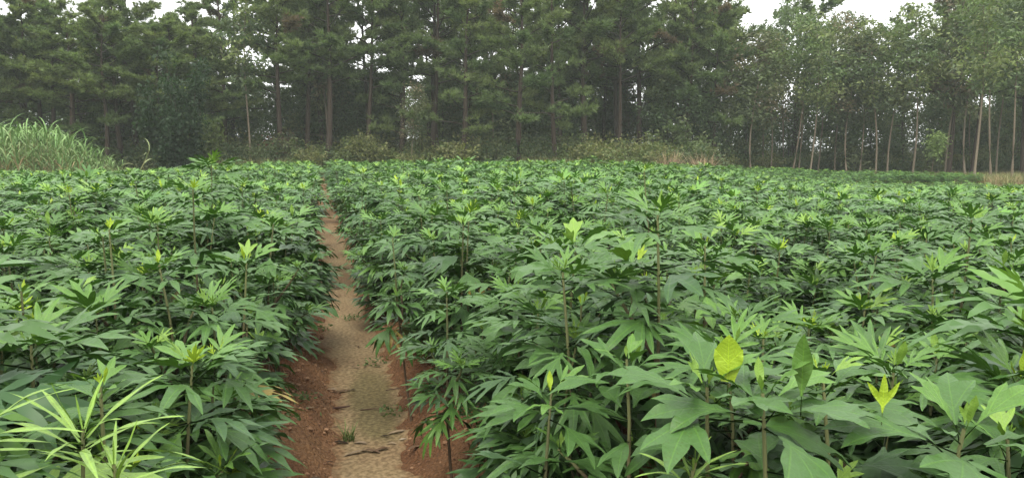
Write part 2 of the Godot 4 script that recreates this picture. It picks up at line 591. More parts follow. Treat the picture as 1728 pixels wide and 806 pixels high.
func make_broadleaf(called: String, height: float, bare: float, spread: float, girth: float, bark: Color, tones: Array, leaves: int, leaf: float, droop: float, clump := 0.42) -> Node3D:
	var o := Node3D.new()
	o.name = called
	var t := Shape.new()
	var line := bend_line(Vector3(0, -0.3, 0), Vector3(rf(-0.06, 0.06) * height, height * 0.96, rf(-0.06, 0.06) * height), 9, 0.03 * height)
	var rad := []
	for i in 10: rad.append(lerpf(girth, girth * 0.14, i / 9.0))
	rad[0] = girth * 1.35
	var cols := []
	for i in 10: cols.append(bark * rf(0.85, 1.15))
	t.tube(line, rad, 8, cols)
	var limbs := t
	var f := Shape.new()
	var n := 18
	for i in n:
		var u := (i + rng.randf()) / n
		var base := along(line, lerpf(bare, 0.97, u))
		var az := i * 2.4 + rf(-0.6, 0.6)
		var reach := spread * (0.45 + 0.55 * sin(PI * clampf(u * 0.85 + 0.15, 0, 1))) * rf(0.55, 1.1)
		var dir := Vector3(cos(az), rf(0.25, 0.95), sin(az)).normalized()
		var limb := bend_line(base, base + dir * reach, 4, 0.12, 0.0)
		limbs.tube(limb, [girth * 0.25, girth * 0.2, girth * 0.15, girth * 0.1, girth * 0.05], 4, [bark * 0.8])
		var tone: Color = tones[rng.randi() % tones.size()]
		var lots := int(leaves / float(n))
		var groups := 7
		for g in groups:
			var p := along(limb, lerpf(0.25, 1.0, (g + rng.randf()) / groups)) + Vector3(rf(-1, 1), rf(-0.5, 1), rf(-1, 1)) * clump * 0.6
			var shade := rf(0.65, 1.4)
			for k in lots / groups:
				var r := Vector3(rng.randfn(), rng.randfn() * 0.75, rng.randfn()) * clump * 0.5
				leaf_face(f, p + r, leaf * rf(0.7, 1.3), leaf * rf(0.16, 0.26), droop, tone * shade)
	mi("trunk", t.mesh(), M.bark, o)
	mi("crown", f.mesh(), M.foliage, o)
	return o

func make_bush(called: String, height: float, wide: float, tones: Array, leaves: int, leaf: float) -> Node3D:
	var o := Node3D.new()
	o.name = called
	var st := Shape.new()
	var f := Shape.new()
	var n := 14
	for i in n:
		var az := i * 2.4 + rf(-0.4, 0.4)
		var r := wide * sqrt((i + 0.5) / n) * rf(0.7, 1.1)
		var tip := Vector3(cos(az) * r, height * rf(0.45, 1.0) * (1.0 - 0.35 * pow(r / wide, 2.0)), sin(az) * r)
		var limb := bend_line(Vector3(cos(az), 0, sin(az)) * 0.08 + Vector3(0, -0.1, 0), tip, 4, 0.12)
		st.tube(limb, [0.03, 0.024, 0.018, 0.012, 0.005], 4, [Color(0.09, 0.07, 0.05)])
		var tone: Color = tones[rng.randi() % tones.size()]
		var groups := 9
		for g in groups:
			var p := along(limb, lerpf(0.1, 1.0, (g + rng.randf()) / groups)) + Vector3(rf(-1, 1), rf(-0.6, 0.9), rf(-1, 1)) * 0.28
			for k in int(leaves / float(n * groups)):
				var q := Vector3(rng.randfn(), rng.randfn() * 0.8, rng.randfn()) * 0.2
				if (p + q).y < 0.05: continue
				leaf_face(f, p + q, leaf * rf(0.7, 1.3), leaf * rf(0.2, 0.34), 0.1, tone)
	mi("stems", st.mesh(), M.bark, o)
	mi("foliage", f.mesh(), M.foliage, o)
	return o

func plant_copy(proto: Node3D, called: String, at: Vector3, scale_by: Vector3, turn: float, tilt := Vector3.ZERO) -> Node3D:
	var o: Node3D = proto.duplicate()
	o.name = numbered(called)
	add_child(o)
	o.position = at
	o.basis = Basis.from_euler(tilt) * Basis(Vector3.UP, turn).scaled(scale_by)
	return o

const SKYLINE := [[-400, 10], [0, 8], [90, 12], [160, 26], [200, 8], [238, -25], [268, 34], [330, 28], [362, 0], [400, -70], [640, -60], [760, -40], [900, -70], [1120, -60], [1165, -5], [1188, 30], [1215, -14], [1255, 5], [1290, 26], [1330, -14], [1372, 34], [1410, 22], [1450, 46], [1490, 26], [1540, -4], [1620, -30], [2100, -50]]
func skyline(px: float) -> float:
	for i in SKYLINE.size() - 1:
		if px < SKYLINE[i + 1][0]: return remap(px, SKYLINE[i][0], SKYLINE[i + 1][0], SKYLINE[i][1], SKYLINE[i + 1][1])
	return -50.0

func side_word(px: float) -> String:
	if px < 230: return "behind the cane"
	if px < 420: return "behind the evergreen bush"
	if px < 700: return "by the path's end"
	if px < 960: return "mid wood"
	if px < 1240: return "at the sky gap"
	if px < 1500: return "right of centre"
	return "at far right"

func build_forest() -> void:
	var pines := []
	for i in 5: pines.append(make_pine("pine_tree", 10.0, [0.2, 0.26, 0.42, 0.46, 0.4][i], rf(2.6, 3.4), rf(0.95, 1.25)))
	var grey := Color(0.26, 0.22, 0.165)
	var olive := [Color(0.12, 0.17, 0.072), Color(0.095, 0.14, 0.064), Color(0.155, 0.19, 0.08), Color(0.105, 0.145, 0.08)]
	var rusty := [Color(0.12, 0.16, 0.076), Color(0.14, 0.12, 0.078), Color(0.12, 0.13, 0.07), Color(0.09, 0.115, 0.06)]
	var dim := [Color(0.08, 0.12, 0.058), Color(0.095, 0.132, 0.064), Color(0.12, 0.145, 0.07)]
	var slender := []
	for i in 4: slender.append(make_broadleaf("slender_tree", 10.0, rf(0.36, 0.5), 1.75, 0.062, grey, rusty if i % 2 else olive, 2100, 0.26, 0.4, 0.62))
	var under := []
	for i in 4: under.append(make_broadleaf("understory_tree", 5.0, 0.12, 1.7, 0.07, Color(0.1, 0.085, 0.07), dim, 3400, 0.21, 0.2, 0.5))
	var bushes := []
	for i in 4: bushes.append(make_bush("bush", 2.0, 1.35, dim if i % 2 else [Color(0.13, 0.17, 0.066), Color(0.1, 0.14, 0.056), Color(0.17, 0.18, 0.075)], 2600, 0.15))

	# trees one can pick out of the photograph: [kind, column, depth, top row, lean, label]
	var known := [
		["pine", 556, 39.5, -70, -0.03, 1.5, "big dark-trunked pine just right of the path's end"],
		["pine", 728, 42.0, -60, 0.0, 1.15, "pine with paired dark trunk left of the low sky gap"],
		["pine", 744, 42.8, -80, 0.01, 1.2, "tall pine right behind the paired trunk left of the low sky gap"],
		["pine", 784, 44.0, -40, 0.02, 0.9, "slim pine above the low sky gap in the middle"],
		["pine", 992, 43.0, -80, -0.01, 1.1, "straight dark pine left of the sky-lit trunks"],
		["pine", 1042, 45.5, -30, 0.02, 0.8, "thin pine first of the sky-lit trunks"],
		["pine", 1076, 44.5, -60, 0.0, 0.85, "thin upright pine in the middle of the sky-lit trunks"],
		["pine", 1112, 45.0, -70, 0.01, 0.9, "pine at the end of the sky-lit trunks, above pale bush"],
		["pine", 1236, 45.0, -14, -0.09, 0.9, "leaning dark pine under the second sky gap"],
		["pine", 1204, 46.0, -8, -0.03, 0.8, "dark pine left of the leaning one"],
		["pine", 1330, 50.0, -16, 0.0, 0.9, "pine top rising above the right skyline"],
		["pine", 248, 40.0, -28, 0.0, 1.0, "pine whose top stands alone in the left sky gap"],
		["pine", 60, 38.0, 10, 0.02, 0.9, "pine with dark trunk behind the tall cane patch"],
		["pine", 96, 37.5, 14, 0.05, 1.0, "second dark-trunked pine behind the tall cane patch"],
		["pine", 6, 37.0, 6, 0.03, 1.0, "pine at the very left edge"],
		["slender", 1342, 45.0, 30, 0.03, 0.8, "slender pale-trunked tree, first of the row on the right"],
		["slender", 1374, 45.5, 30, 0.01, 0.9, "slender pale-trunked tree, second of the row on the right"],
		["slender", 1404, 44.5, 26, 0.0, 1.0, "slender pale-trunked tree, third of the row on the right"],
		["slender", 1444, 43.5, 46, 0.01, 1.1, "slender pale-trunked tree, fourth of the row on the right"],
		["slender", 1471, 42.5, 40, -0.05, 1.2, "slender pale-trunked tree leaning right, fifth of the row"],
		["slender", 1589, 42.0, -4, 0.02, 0.8, "slender pale-trunked tree right of the light green sapling"],
		["slender", 1623, 41.0, -20, 0.0, 1.1, "tall tan-trunked tree left of the tallest pale trunk"],
		["slender", 1636, 34.5, -30, -0.015, 1.1, "tallest pale trunk, standing forward at the bare strip"],
		["slender", 1666, 37.5, -20, -0.01, 0.75, "slender tree with mossy pale trunk near the right edge"],
		["slender", 1700, 37.0, -20, 0.0, 0.8, "slender tree closest to the right edge"],
		["slender", 1296, 44.0, 60, 0.0, 0.5, "thin pale pole of a tree left of the pale row"],
		["slender", 698, 38.5, 140, 0.0, 0.7, "small pale-stemmed tree at the field's end, mid wood"],
	]
	for t in known:
		var base := on_ground(col(t[1], t[2]))
		var h := tall(t[3], t[2]) - base.y
		var proto: Node3D
		if t[0] == "pine": proto = pines[2 + rng.randi() % 3]
		else: proto = slender[rng.randi() % slender.size()]
		var k := h / 10.0
		var lean := Basis(fwd, t[4]).get_euler()
		var o := plant_copy(proto, "pine_tree" if t[0] == "pine" else "slender_tree", base, Vector3(maxf(k, t[5] * 0.8), k, maxf(k, t[5] * 0.8)), rng.randf() * TAU, lean)
		tag(o, t[6], "tree", "dark pines of the wood" if t[0] == "pine" else "pale-trunked trees of the wood")
	# the rest of the wood, row behind row
	for row in [[40.0, 44], [44.5, 58], [49.5, 75], [55.0, 95]]:
		var px := -95.0
		while px < 1870.0:
			px += row[1] * rf(0.6, 1.5)
			var depth: float = row[0] + rf(-1.8, 1.8)
			if px < 330.0: depth -= 2.5
			if px > 960.0: depth += 3.0
			if row[0] > 48.0 and rng.randf() < (0.5 if px > 960.0 else 0.45): continue
			if px > 1500.0 and rng.randf() < 0.1: continue
			if absf(px - 780.0) < 60.0 and rng.randf() < 0.6: continue
			if px > 960.0 and px < 1130.0 and rng.randf() < 0.3: continue
			var base := on_ground(col(px, depth))
			var limit := tall(skyline(px) + (rf(10, 44) if skyline(px) > -20.0 else rf(8, 46)), depth) - base.y
			var h := minf(rf(9.5, 14.0), limit)
			var pine := rng.randf() < (0.85 if px < 1180.0 else 0.25)
			var proto: Node3D = pines[rng.randi() % 5] if pine else slender[rng.randi() % 4]
			var k := h / 10.0
			var o := plant_copy(proto, "pine_tree" if pine else "slender_tree", base, Vector3(rf(0.85, 1.1), k, rf(0.85, 1.1)), rng.randf() * TAU, Vector3(rf(-0.03, 0.03), 0, rf(-0.03, 0.03)))
			ordered(o, ("dark green pine " if pine else "olive-leaved slender tree ") + ("in the front rows " if row[0] < 46.0 else "in the back rows ") + side_word(px), "tree", px)
	# small trees and bushes under them
	var upx := -95.0
	while upx < 1860.0:
		upx += rf(9, 30)
		if (upx > 680.0 and upx < 790.0) or (upx > 975.0 and upx < 1100.0): continue
		var depth := rf(41.5, 56.0) + (2.0 if upx > 1200.0 else -1.5 if upx < 330.0 else 0.0)
		var base := on_ground(col(upx, depth))
		var k := rf(0.65, 1.25)
		var o := plant_copy(under[rng.randi() % 4], "understory_tree", base, Vector3(k * rf(0.85, 1.2), k, k * rf(0.85, 1.2)), rng.randf() * TAU)
		ordered(o, ("low" if k < 0.95 else "taller") + " leafy tree under the canopy " + side_word(upx), "tree", upx)
	for i in 26:      # thin poles and saplings across the low sky gaps
		var px := rf(676, 800) if i % 2 else rf(965, 1130)
		var depth := rf(45.0, 58.0)
		var k := rf(0.55, 0.85)
		var o := plant_copy(slender[rng.randi() % 4], "slender_tree", on_ground(col(px, depth)), Vector3(0.55, k, 0.55), rng.randf() * TAU, Vector3(rf(-0.08, 0.08), 0, rf(-0.08, 0.08)))
		ordered(o, "thin dark sapling " + side_word(px), "tree", px)
	for i in 16:
		var px := rf(680, 795) if i % 2 else rf(968, 1120)
		var k := rf(0.55, 0.95)
		var o := plant_copy(under[rng.randi() % 4], "understory_tree", on_ground(col(px, rf(52.0, 60.0))), Vector3(k * rf(0.9, 1.2), k, k * rf(0.9, 1.2)), rng.randf() * TAU)
		ordered(o, ("low" if k < 0.95 else "taller") + " leafy tree under the canopy " + side_word(px), "tree", px)
	for q in [[748, 49.0], [764, 51.0], [1022, 50.0], [1034, 52.5], [756, 54.0], [1046, 49.0]]:
		var o := plant_copy(under[rng.randi() % 4], "understory_tree", on_ground(col(q[0], q[1])), Vector3(1.0, 1.25, 1.0), rng.randf() * TAU)
		ordered(o, "taller leafy tree under the canopy " + side_word(q[0]), "tree", q[0])
	for i in 18:
		var px := rf(1490, 1790)
		var k := rf(0.8, 1.2)
		var o := plant_copy(under[rng.randi() % 4], "understory_tree", on_ground(col(px, rf(50.0, 58.0))), Vector3(k, k, k), rng.randf() * TAU)
		ordered(o, ("low" if k < 0.95 else "taller") + " leafy tree under the canopy " + side_word(px), "tree", px)
	for i in 46:      # closes the wood where no sky shows low down
		var px := rf(795, 962) if i % 2 else rf(520, 676)
		var depth := rf(44.0, 56.0)
		var k := rf(0.8, 1.3)
		var o := plant_copy(under[rng.randi() % 4], "understory_tree", on_ground(col(px, depth)), Vector3(k * rf(0.9, 1.2), k, k * rf(0.9, 1.2)), rng.randf() * TAU)
		ordered(o, ("low" if k < 0.95 else "taller") + " leafy tree under the canopy " + side_word(px), "tree", px)
	for row in [[39.0, 34.0], [41.0, 30.0], [43.5, 34.0], [47.0, 36.0], [51.0, 40.0]]:
		var px := -95.0
		while px < 1850.0:
			px += row[1] * rf(0.6, 1.4)
			var depth: float = row[0] + rf(-1, 1) + (3.0 if px > 1180.0 else -1.5 if px < 330.0 else 0.0)
			if px > 1240.0: depth += 5.0
			var base := on_ground(col(px, depth))
			var k := rf(0.6, 1.15) * (0.8 if px > 1180.0 else 1.0)
			var o := plant_copy(bushes[rng.randi() % 4], "bush", base, Vector3(k * rf(0.9, 1.3), k, k * rf(0.9, 1.3)), rng.randf() * TAU)
			ordered(o, ("small " if k < 0.75 else "large ") + ("front" if row[0] < 42.0 else "rear") + " bush " + side_word(px), "bush", px)
	# the ones that stand out
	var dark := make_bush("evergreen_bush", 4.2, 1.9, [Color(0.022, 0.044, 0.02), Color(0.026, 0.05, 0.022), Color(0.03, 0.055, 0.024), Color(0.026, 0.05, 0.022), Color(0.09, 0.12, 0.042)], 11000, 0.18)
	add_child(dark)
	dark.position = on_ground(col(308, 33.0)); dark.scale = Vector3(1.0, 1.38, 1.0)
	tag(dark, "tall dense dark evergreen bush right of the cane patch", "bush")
	var pale := make_bush("pale_leaved_bush", 2.9, 1.3, [Color(0.11, 0.15, 0.06), Color(0.075, 0.105, 0.045)], 3600, 0.17)
	add_child(pale)
	pale.position = on_ground(col(1152, 40.5))
	tag(pale, "loose pale-leaved bush behind the straw-coloured dry grass", "bush")
	var sap := make_broadleaf("light_green_sapling", 2.5, 0.55, 0.5, 0.03, Color(0.2, 0.17, 0.12), [Color(0.2, 0.28, 0.1), Color(0.14, 0.2, 0.08)], 700, 0.2, 0.1, 0.34)
	add_child(sap)
	sap.position = on_ground(col(1568, 40.0))
	tag(sap, "light green sapling with a round crown before the right wood", "sapling")
	var yel := make_bush("yellow_green_bush", 2.2, 1.4, [Color(0.12, 0.135, 0.05), Color(0.09, 0.11, 0.045)], 3000, 0.15)
	add_child(yel)
	yel.position = on_ground(col(604, 38.8))
	tag(yel, "yellowish green bush right of the path's end", "bush")
	var red := make_bush("rust_leaved_bush", 2.4, 0.9, [Color(0.13, 0.055, 0.04), Color(0.09, 0.07, 0.04)], 1500, 0.14)
	add_child(red)
	red.position = on_ground(col(484, 39.2))
	tag(red, "rusty red-leaved bush left of the path's end", "bush")
	for p in pines + slender + under + bushes: p.free()

# ------------------------------------------------------------------ cane patch
func arch_blade(s: Shape, at: Vector3, az: float, len: float, wide: float, up: float, fall: float, c: Color, n := 5) -> void:
	var d := Vector3(cos(az), 0, sin(az))
	var q := Vector3(-d.z, 0, d.x)
	var k := s.v.size()
	var p := at
	for i in n + 1:
		var t := float(i) / n
		var e := up - fall * t
		var w := wide * (1.0 - pow(t, 2.2)) * (0.6 + 0.4 * minf(t * 4.0, 1.0)) + 0.0008
		s.v.append(p + q * w + Vector3(0, w * 0.4, 0)); s.v.append(p); s.v.append(p - q * w + Vector3(0, w * 0.4, 0))
		for j in 3: s.c.append(c)
		p += (d * cos(e) + Vector3.UP * sin(e)) * len / n
	for i in n:
		for j in 2:
			var a := k + i * 3 + j
			s.idx.append_array(PackedInt32Array([a, a + 1, a + 3, a + 1, a + 4, a + 3]))

func make_cane(height: float, leaves: int, tones: Array) -> Node3D:
	var o := Node3D.new()
	var st := Shape.new()
	var line := bend_line(Vector3(0, -0.1, 0), Vector3(rf(-0.2, 0.2), height * 0.75, rf(-0.2, 0.2)), 5, 0.05)
	st.tube(line, [0.018, 0.017, 0.016, 0.015, 0.012, 0.006], 5, [Color(0.2, 0.2, 0.09)])
	mi("stalk", st.mesh(), M.stem, o)
	var f := Shape.new()
	for i in leaves:
		var t := lerpf(0.25, 1.0, float(i) / (leaves - 1))
		var c: Color = tones[rng.randi() % tones.size()]
		if t < 0.4 and rng.randf() < 0.5: c = Color(0.3, 0.23, 0.12)
		arch_blade(f, along(line, t), i * 2.6 + rf(-0.5, 0.5), rf(0.8, 1.25) * height / 2.6, 0.026, rf(1.0, 1.45), rf(1.2, 2.8), c * rf(0.8, 1.2), 6)
	mi("foliage", f.mesh(), M.blade, o)
	return o

func build_cane() -> void:
	var tones := [Color(0.14, 0.24, 0.08), Color(0.17, 0.27, 0.10), Color(0.11, 0.20, 0.065), Color(0.22, 0.30, 0.13)]
	var protos := []
	for i in 6: protos.append(make_cane(2.6, 13 + i % 4, tones))
	for i in 130:
		var px := -75.0 + 288.0 * (i + rng.randf()) / 130.0
		var depth := rf(25.5, 30.5)
		var h := 2.15 + 0.5 * sin((px + 40.0) * 0.016) + rf(-0.3, 0.25)
		if px > 110.0: h -= (px - 110.0) * 0.007
		var o := plant_copy(protos[i % 6], "cane_plant", on_ground(col(px, depth)), Vector3.ONE * (h / 2.6), rng.randf() * TAU, Vector3(rf(-0.1, 0.1), 0, rf(-0.1, 0.1)))
		ordered(o, "cane plant " + ("in front" if depth < 27.0 else "midway" if depth < 28.8 else "at the back") + " of the patch, " + ("tall one" if h > 2.2 else "short one"), "cane plant", px)
	var lone := make_cane(2.1, 5, [Color(0.24, 0.27, 0.13), Color(0.2, 0.24, 0.11)])
	lone.name = "leaning_cane_plant"
	add_child(lone)
	lone.position = on_ground(col(222, 26.5))
	lone.basis = Basis(fwd, 0.42)
	tag(lone, "lone leaning cane stalk standing apart at the right of the patch", "cane plant")
	for p in protos: p.free()

# ------------------------------------------------------------------ grass between field and wood
func scatter(called: String, label: String, category: String, protos: Array, spots: Array, material: Material) -> void:
	var o := Node3D.new()
	o.name = numbered(called)
	add_child(o)
	o.set_meta("kind", "stuff")
	tag(o, label, category)
	for k in protos.size():
		var mine := []
		for i in range(k, spots.size(), protos.size()): mine.append(spots[i])
		var mm := MultiMesh.new()
		mm.transform_format = MultiMesh.TRANSFORM_3D; mm.use_colors = true
		mm.mesh = protos[k]
		mm.instance_count = mine.size()
		for i in mine.size():
			mm.set_instance_transform(i, mine[i][0])
			mm.set_instance_color(i, mine[i][1])
		var m := MultiMeshInstance3D.new()
		m.name = "foliage"
		m.multimesh = mm; m.material_override = material
		o.add_child(m, true)
		m.set_meta("kind", "stuff")

func grass_clump(blades: int, len: float, wide: float, spread: float) -> ArrayMesh:
	var s := Shape.new()
	for i in blades:
		var az := rng.randf() * TAU
		var at := Vector3(rf(-1, 1), 0, rf(-1, 1)) * spread
		arch_blade(s, at, az, len * rf(0.5, 1.1), wide, rf(1.0, 1.5), rf(0.2, 1.4), Color.WHITE * rf(0.75, 1.2), 3)
	return s.mesh()

func build_verge() -> void:
	var protos := []
	for i in 4: protos.append(grass_clump(34, 0.75, 0.011, 0.28))
	var spots := []
	for i in 7500:
		var px := rf(-200, 1930)
		var depth := 36.6 + 3.0 * rng.randf() if rng.randf() < 0.55 else rf(38.0, 48.0)
		if px < 330.0: depth = rf(29.5, 44.0)
		if px > 1060.0: depth = rf(37.0, 52.0)
		if px > 1600.0: depth = rf(30.5, 50.0)
		var p := on_ground(col(px, depth))
		if absf(p.x - path_mid(p.z)) < 0.55 and depth < 40.0: continue
		var k := rf(0.5, 1.0)
		if ((px > 880.0 and px < 1080.0) or (px > 330.0 and px < 500.0)) and depth < 41.0: k *= 1.45
		if px > 1240.0: k *= 0.7
		var c := Color(0.13, 0.155, 0.058).lerp(Color(0.22, 0.21, 0.09), rng.randf())
		if rng.randf() < 0.15: c = Color(0.26, 0.2, 0.11)
		spots.append([Transform3D(Basis(Vector3.UP, rng.randf() * TAU).scaled(Vector3.ONE * k), p), c])
	scatter("grass", "rough olive grass along the foot of the wood", "grass", protos, spots, M.blade)
	# two clumps of straw-coloured dry grass
	for q in [[1132, 37.4, "straw-coloured dry grass clump behind the field, the left of two"], [1178, 37.2, "straw-coloured dry grass clump behind the field, the right of two"]]:
		var o := root("dry_grass_clump", on_ground(col(q[0], q[1])))
		tag(o, q[2], "grass clump")
		for i in 3:
			var b := mi("blades", grass_clump(80, 1.5, 0.014, 0.35), M.blade_dry if M.has("blade_dry") else dry_blade(), o)
			b.position = Vector3(rf(-0.5, 0.5), 0, rf(-0.4, 0.4))

func dry_blade() -> StandardMaterial3D:
	M.blade_dry = mat("dry_blade", lin(0.36, 0.27, 0.17), 0.8, true)
	return M.blade_dry

# ------------------------------------------------------------------ the field plants
# A plan is a list of leaves [transform, kind, bend, tone] and of stems [points, radii]
func shoot(plan: Dictionary, base: Vector3, tip: Vector3, flushes: int, kind: String, leaf: float, wild: float, bright: float) -> void:
	var line := bend_line(base, tip, 5, 0.02)
	var r := 0.0075 if flushes > 1 else 0.005
	plan.stems.append([line, [r, r, r * 0.9, r * 0.8, r * 0.7, r * 0.5]])
	var az := rng.randf() * TAU
	var length := base.distance_to(tip)
	for f in flushes:
		var count := 11 if f == 0 else 7
		if kind == "strap": count = 17 if f == 0 else 9
		for i in count:
			az += 2.4 + rf(-0.25, 0.25)
			var down: float       # metres below the tip
			var up: float
			var size: float
			var tone: String
			var k := kind
			var bend := 0
			if f == 0:
				var u := float(i) / (count - 1)      # 0 at the tip
				down = 0.004 + 0.075 * u
				up = lerpf(1.2, 0.2, pow(u, 0.7)) + rf(-0.2, 0.2)
				size = leaf * lerpf(0.24, 1.0, pow(u, 0.7))
				tone = "yellow" if u < 0.12 and bright > 0.75 else "young" if u < 0.15 + bright * 0.08 else "fresh" if u < 0.34 + bright * 0.26 else "mature"
				bend = 2 if u < 0.15 else 0 if u < 0.6 else 3
				if u < 0.12 and k != "strap": size *= 0.75; k = "oval" if rng.randf() < 0.4 else k
			else:
				down = 0.07 + f * 0.155 + rf(-0.05, 0.05)
				up = 0.3 - f * 0.22 + rf(-0.25, 0.25)
				size = leaf * rf(0.8, 1.12) * (0.8 if kind == "broad" else 1.0)
				tone = "mature" if rng.randf() < 0.6 else "blue" if rng.randf() < 0.5 else "deep"
				if rng.randf() < 0.05: tone = "fresh"
				if f >= 2 and rng.randf() < 0.022: tone = "old"
				bend = [0, 1, 3][rng.randi() % 3]
			if f > 0 and rng.randf() < wild: k = ["oval", "lance", "three_lobe", "finger", "lance"][rng.randi() % 5]
			if down > length * 0.97: continue
			var at := along(line, 1.0 - down / length)
			var b := Basis(Vector3.UP, -az) * Basis(Vector3(0, 0, 1), up) * Basis(Vector3(1, 0, 0), rf(-0.3, 0.3))
			plan.leaves.append([Transform3D(b.scaled_local(Vector3.ONE * size), at), k, bend, tone])

func plan_plant(height: float, kind: String, leaf: float, branches: int, bright: float, wild := 0.3, low := false) -> Dictionary:
	var plan := {"stems": [], "leaves": []}
	var tip := Vector3(rf(-0.11, 0.11), height, rf(-0.11, 0.11))
	shoot(plan, Vector3(0, -0.03, 0), tip, 4 if height > 0.75 else 3, kind, leaf, wild, bright)
	var az := rng.randf() * TAU
	for i in branches:
		az += TAU / maxf(branches, 1) + rf(-0.5, 0.5)
		var from := tip * (rf(0.12, 0.45) if low else rf(0.35, 0.6))
		var out := Vector3(cos(az), 0, sin(az)) * rf(0.12, 0.24)
		var to := from + out + Vector3(0, rf(0.14, 0.3), 0)
		if to.y > height * 0.93: to.y = height * 0.93
		shoot(plan, from, to, 2, kind, leaf * 0.88, wild, bright * 0.8)
	return plan

func bright_of() -> float: return rng.randf()

func stem_shape(plan: Dictionary, sides: int, tints: Color) -> Shape:
	var s := Shape.new()
	for st in plan.stems: s.tube(st[0], st[1], sides, [Color(0.085, 0.06, 0.04) * tints, Color(0.085, 0.06, 0.04) * tints, Color(0.1, 0.075, 0.045) * tints, Color(0.11, 0.09, 0.05) * tints, Color(0.12, 0.13, 0.055) * tints])
	return s

func far_plant(plan: Dictionary) -> ArrayMesh:
	var s := stem_shape(plan, 3, Color.WHITE)
	for l in plan.leaves:
		var src: Shape = leaf_lo[l[1]][l[2]]
		var t: Transform3D = l[0]
		var k := s.v.size()
		var nb := t.basis.orthonormalized()
		var tc: Array = TONES[l[3]]
		var c := Color(tc[0], tc[1], tc[2]) * rf(0.88, 1.12)
		s.v.append_array(t * src.v)
		for q in src.n: s.n.append(nb * q); s.c.append(c)
		for i in src.idx: s.idx.append(k + i)
	return s.mesh()

const KIND_WORDS := {"finger": "five-fingered leaves", "many_finger": "many-fingered leaves", "three_lobe": "three-lobed leaves", "mitten": "mitten-shaped leaves", "oval": "oval leaves", "lance": "lance-shaped leaves", "strap": "long strap leaves", "spade": "spade-shaped leaves", "broad": "broad lobed leaves"}

func near_plant(plan: Dictionary, at: Vector3, turn: float, label: String, group: String) -> Node3D:
	var o := root("nursery_plant", at)
	o.rotation.y = turn
	tag(o, label, "plant", group)
	mi("stem", stem_shape(plan, 6, Color.WHITE * rf(0.8, 1.2)).mesh(), M.stem, o)
	var n := 0
	for l in plan.leaves:
		var tip: Vector3 = at + l[0] * Vector3(1.2, 0, 0)
		if Vector2(tip.x, tip.z).length() < 1.22 and l[1] != "strap": continue
		var m := MeshInstance3D.new()
		m.name = "leaf" if n == 0 else "leaf_%03d" % n
		n += 1
		m.mesh = leaf_hi[l[1]][l[2]]
		m.material_override = leaf_mat[l[1]][l[3]]
		m.transform = l[0]
		o.add_child(m)
	return o

func field_end(px: float) -> float:
	if px < 250.0: return lerpf(24.0, 27.0, clampf(px / 250.0, 0, 1))
	if px < 528.0: return lerpf(27.0, 36.0, (px - 250.0) / 278.0)
	if px < 1050.0: return 36.5
	if px < 1500.0: return lerpf(36.5, 35.0, (px - 1050.0) / 450.0)
	return 35.0 if px < 1650.0 else 29.0

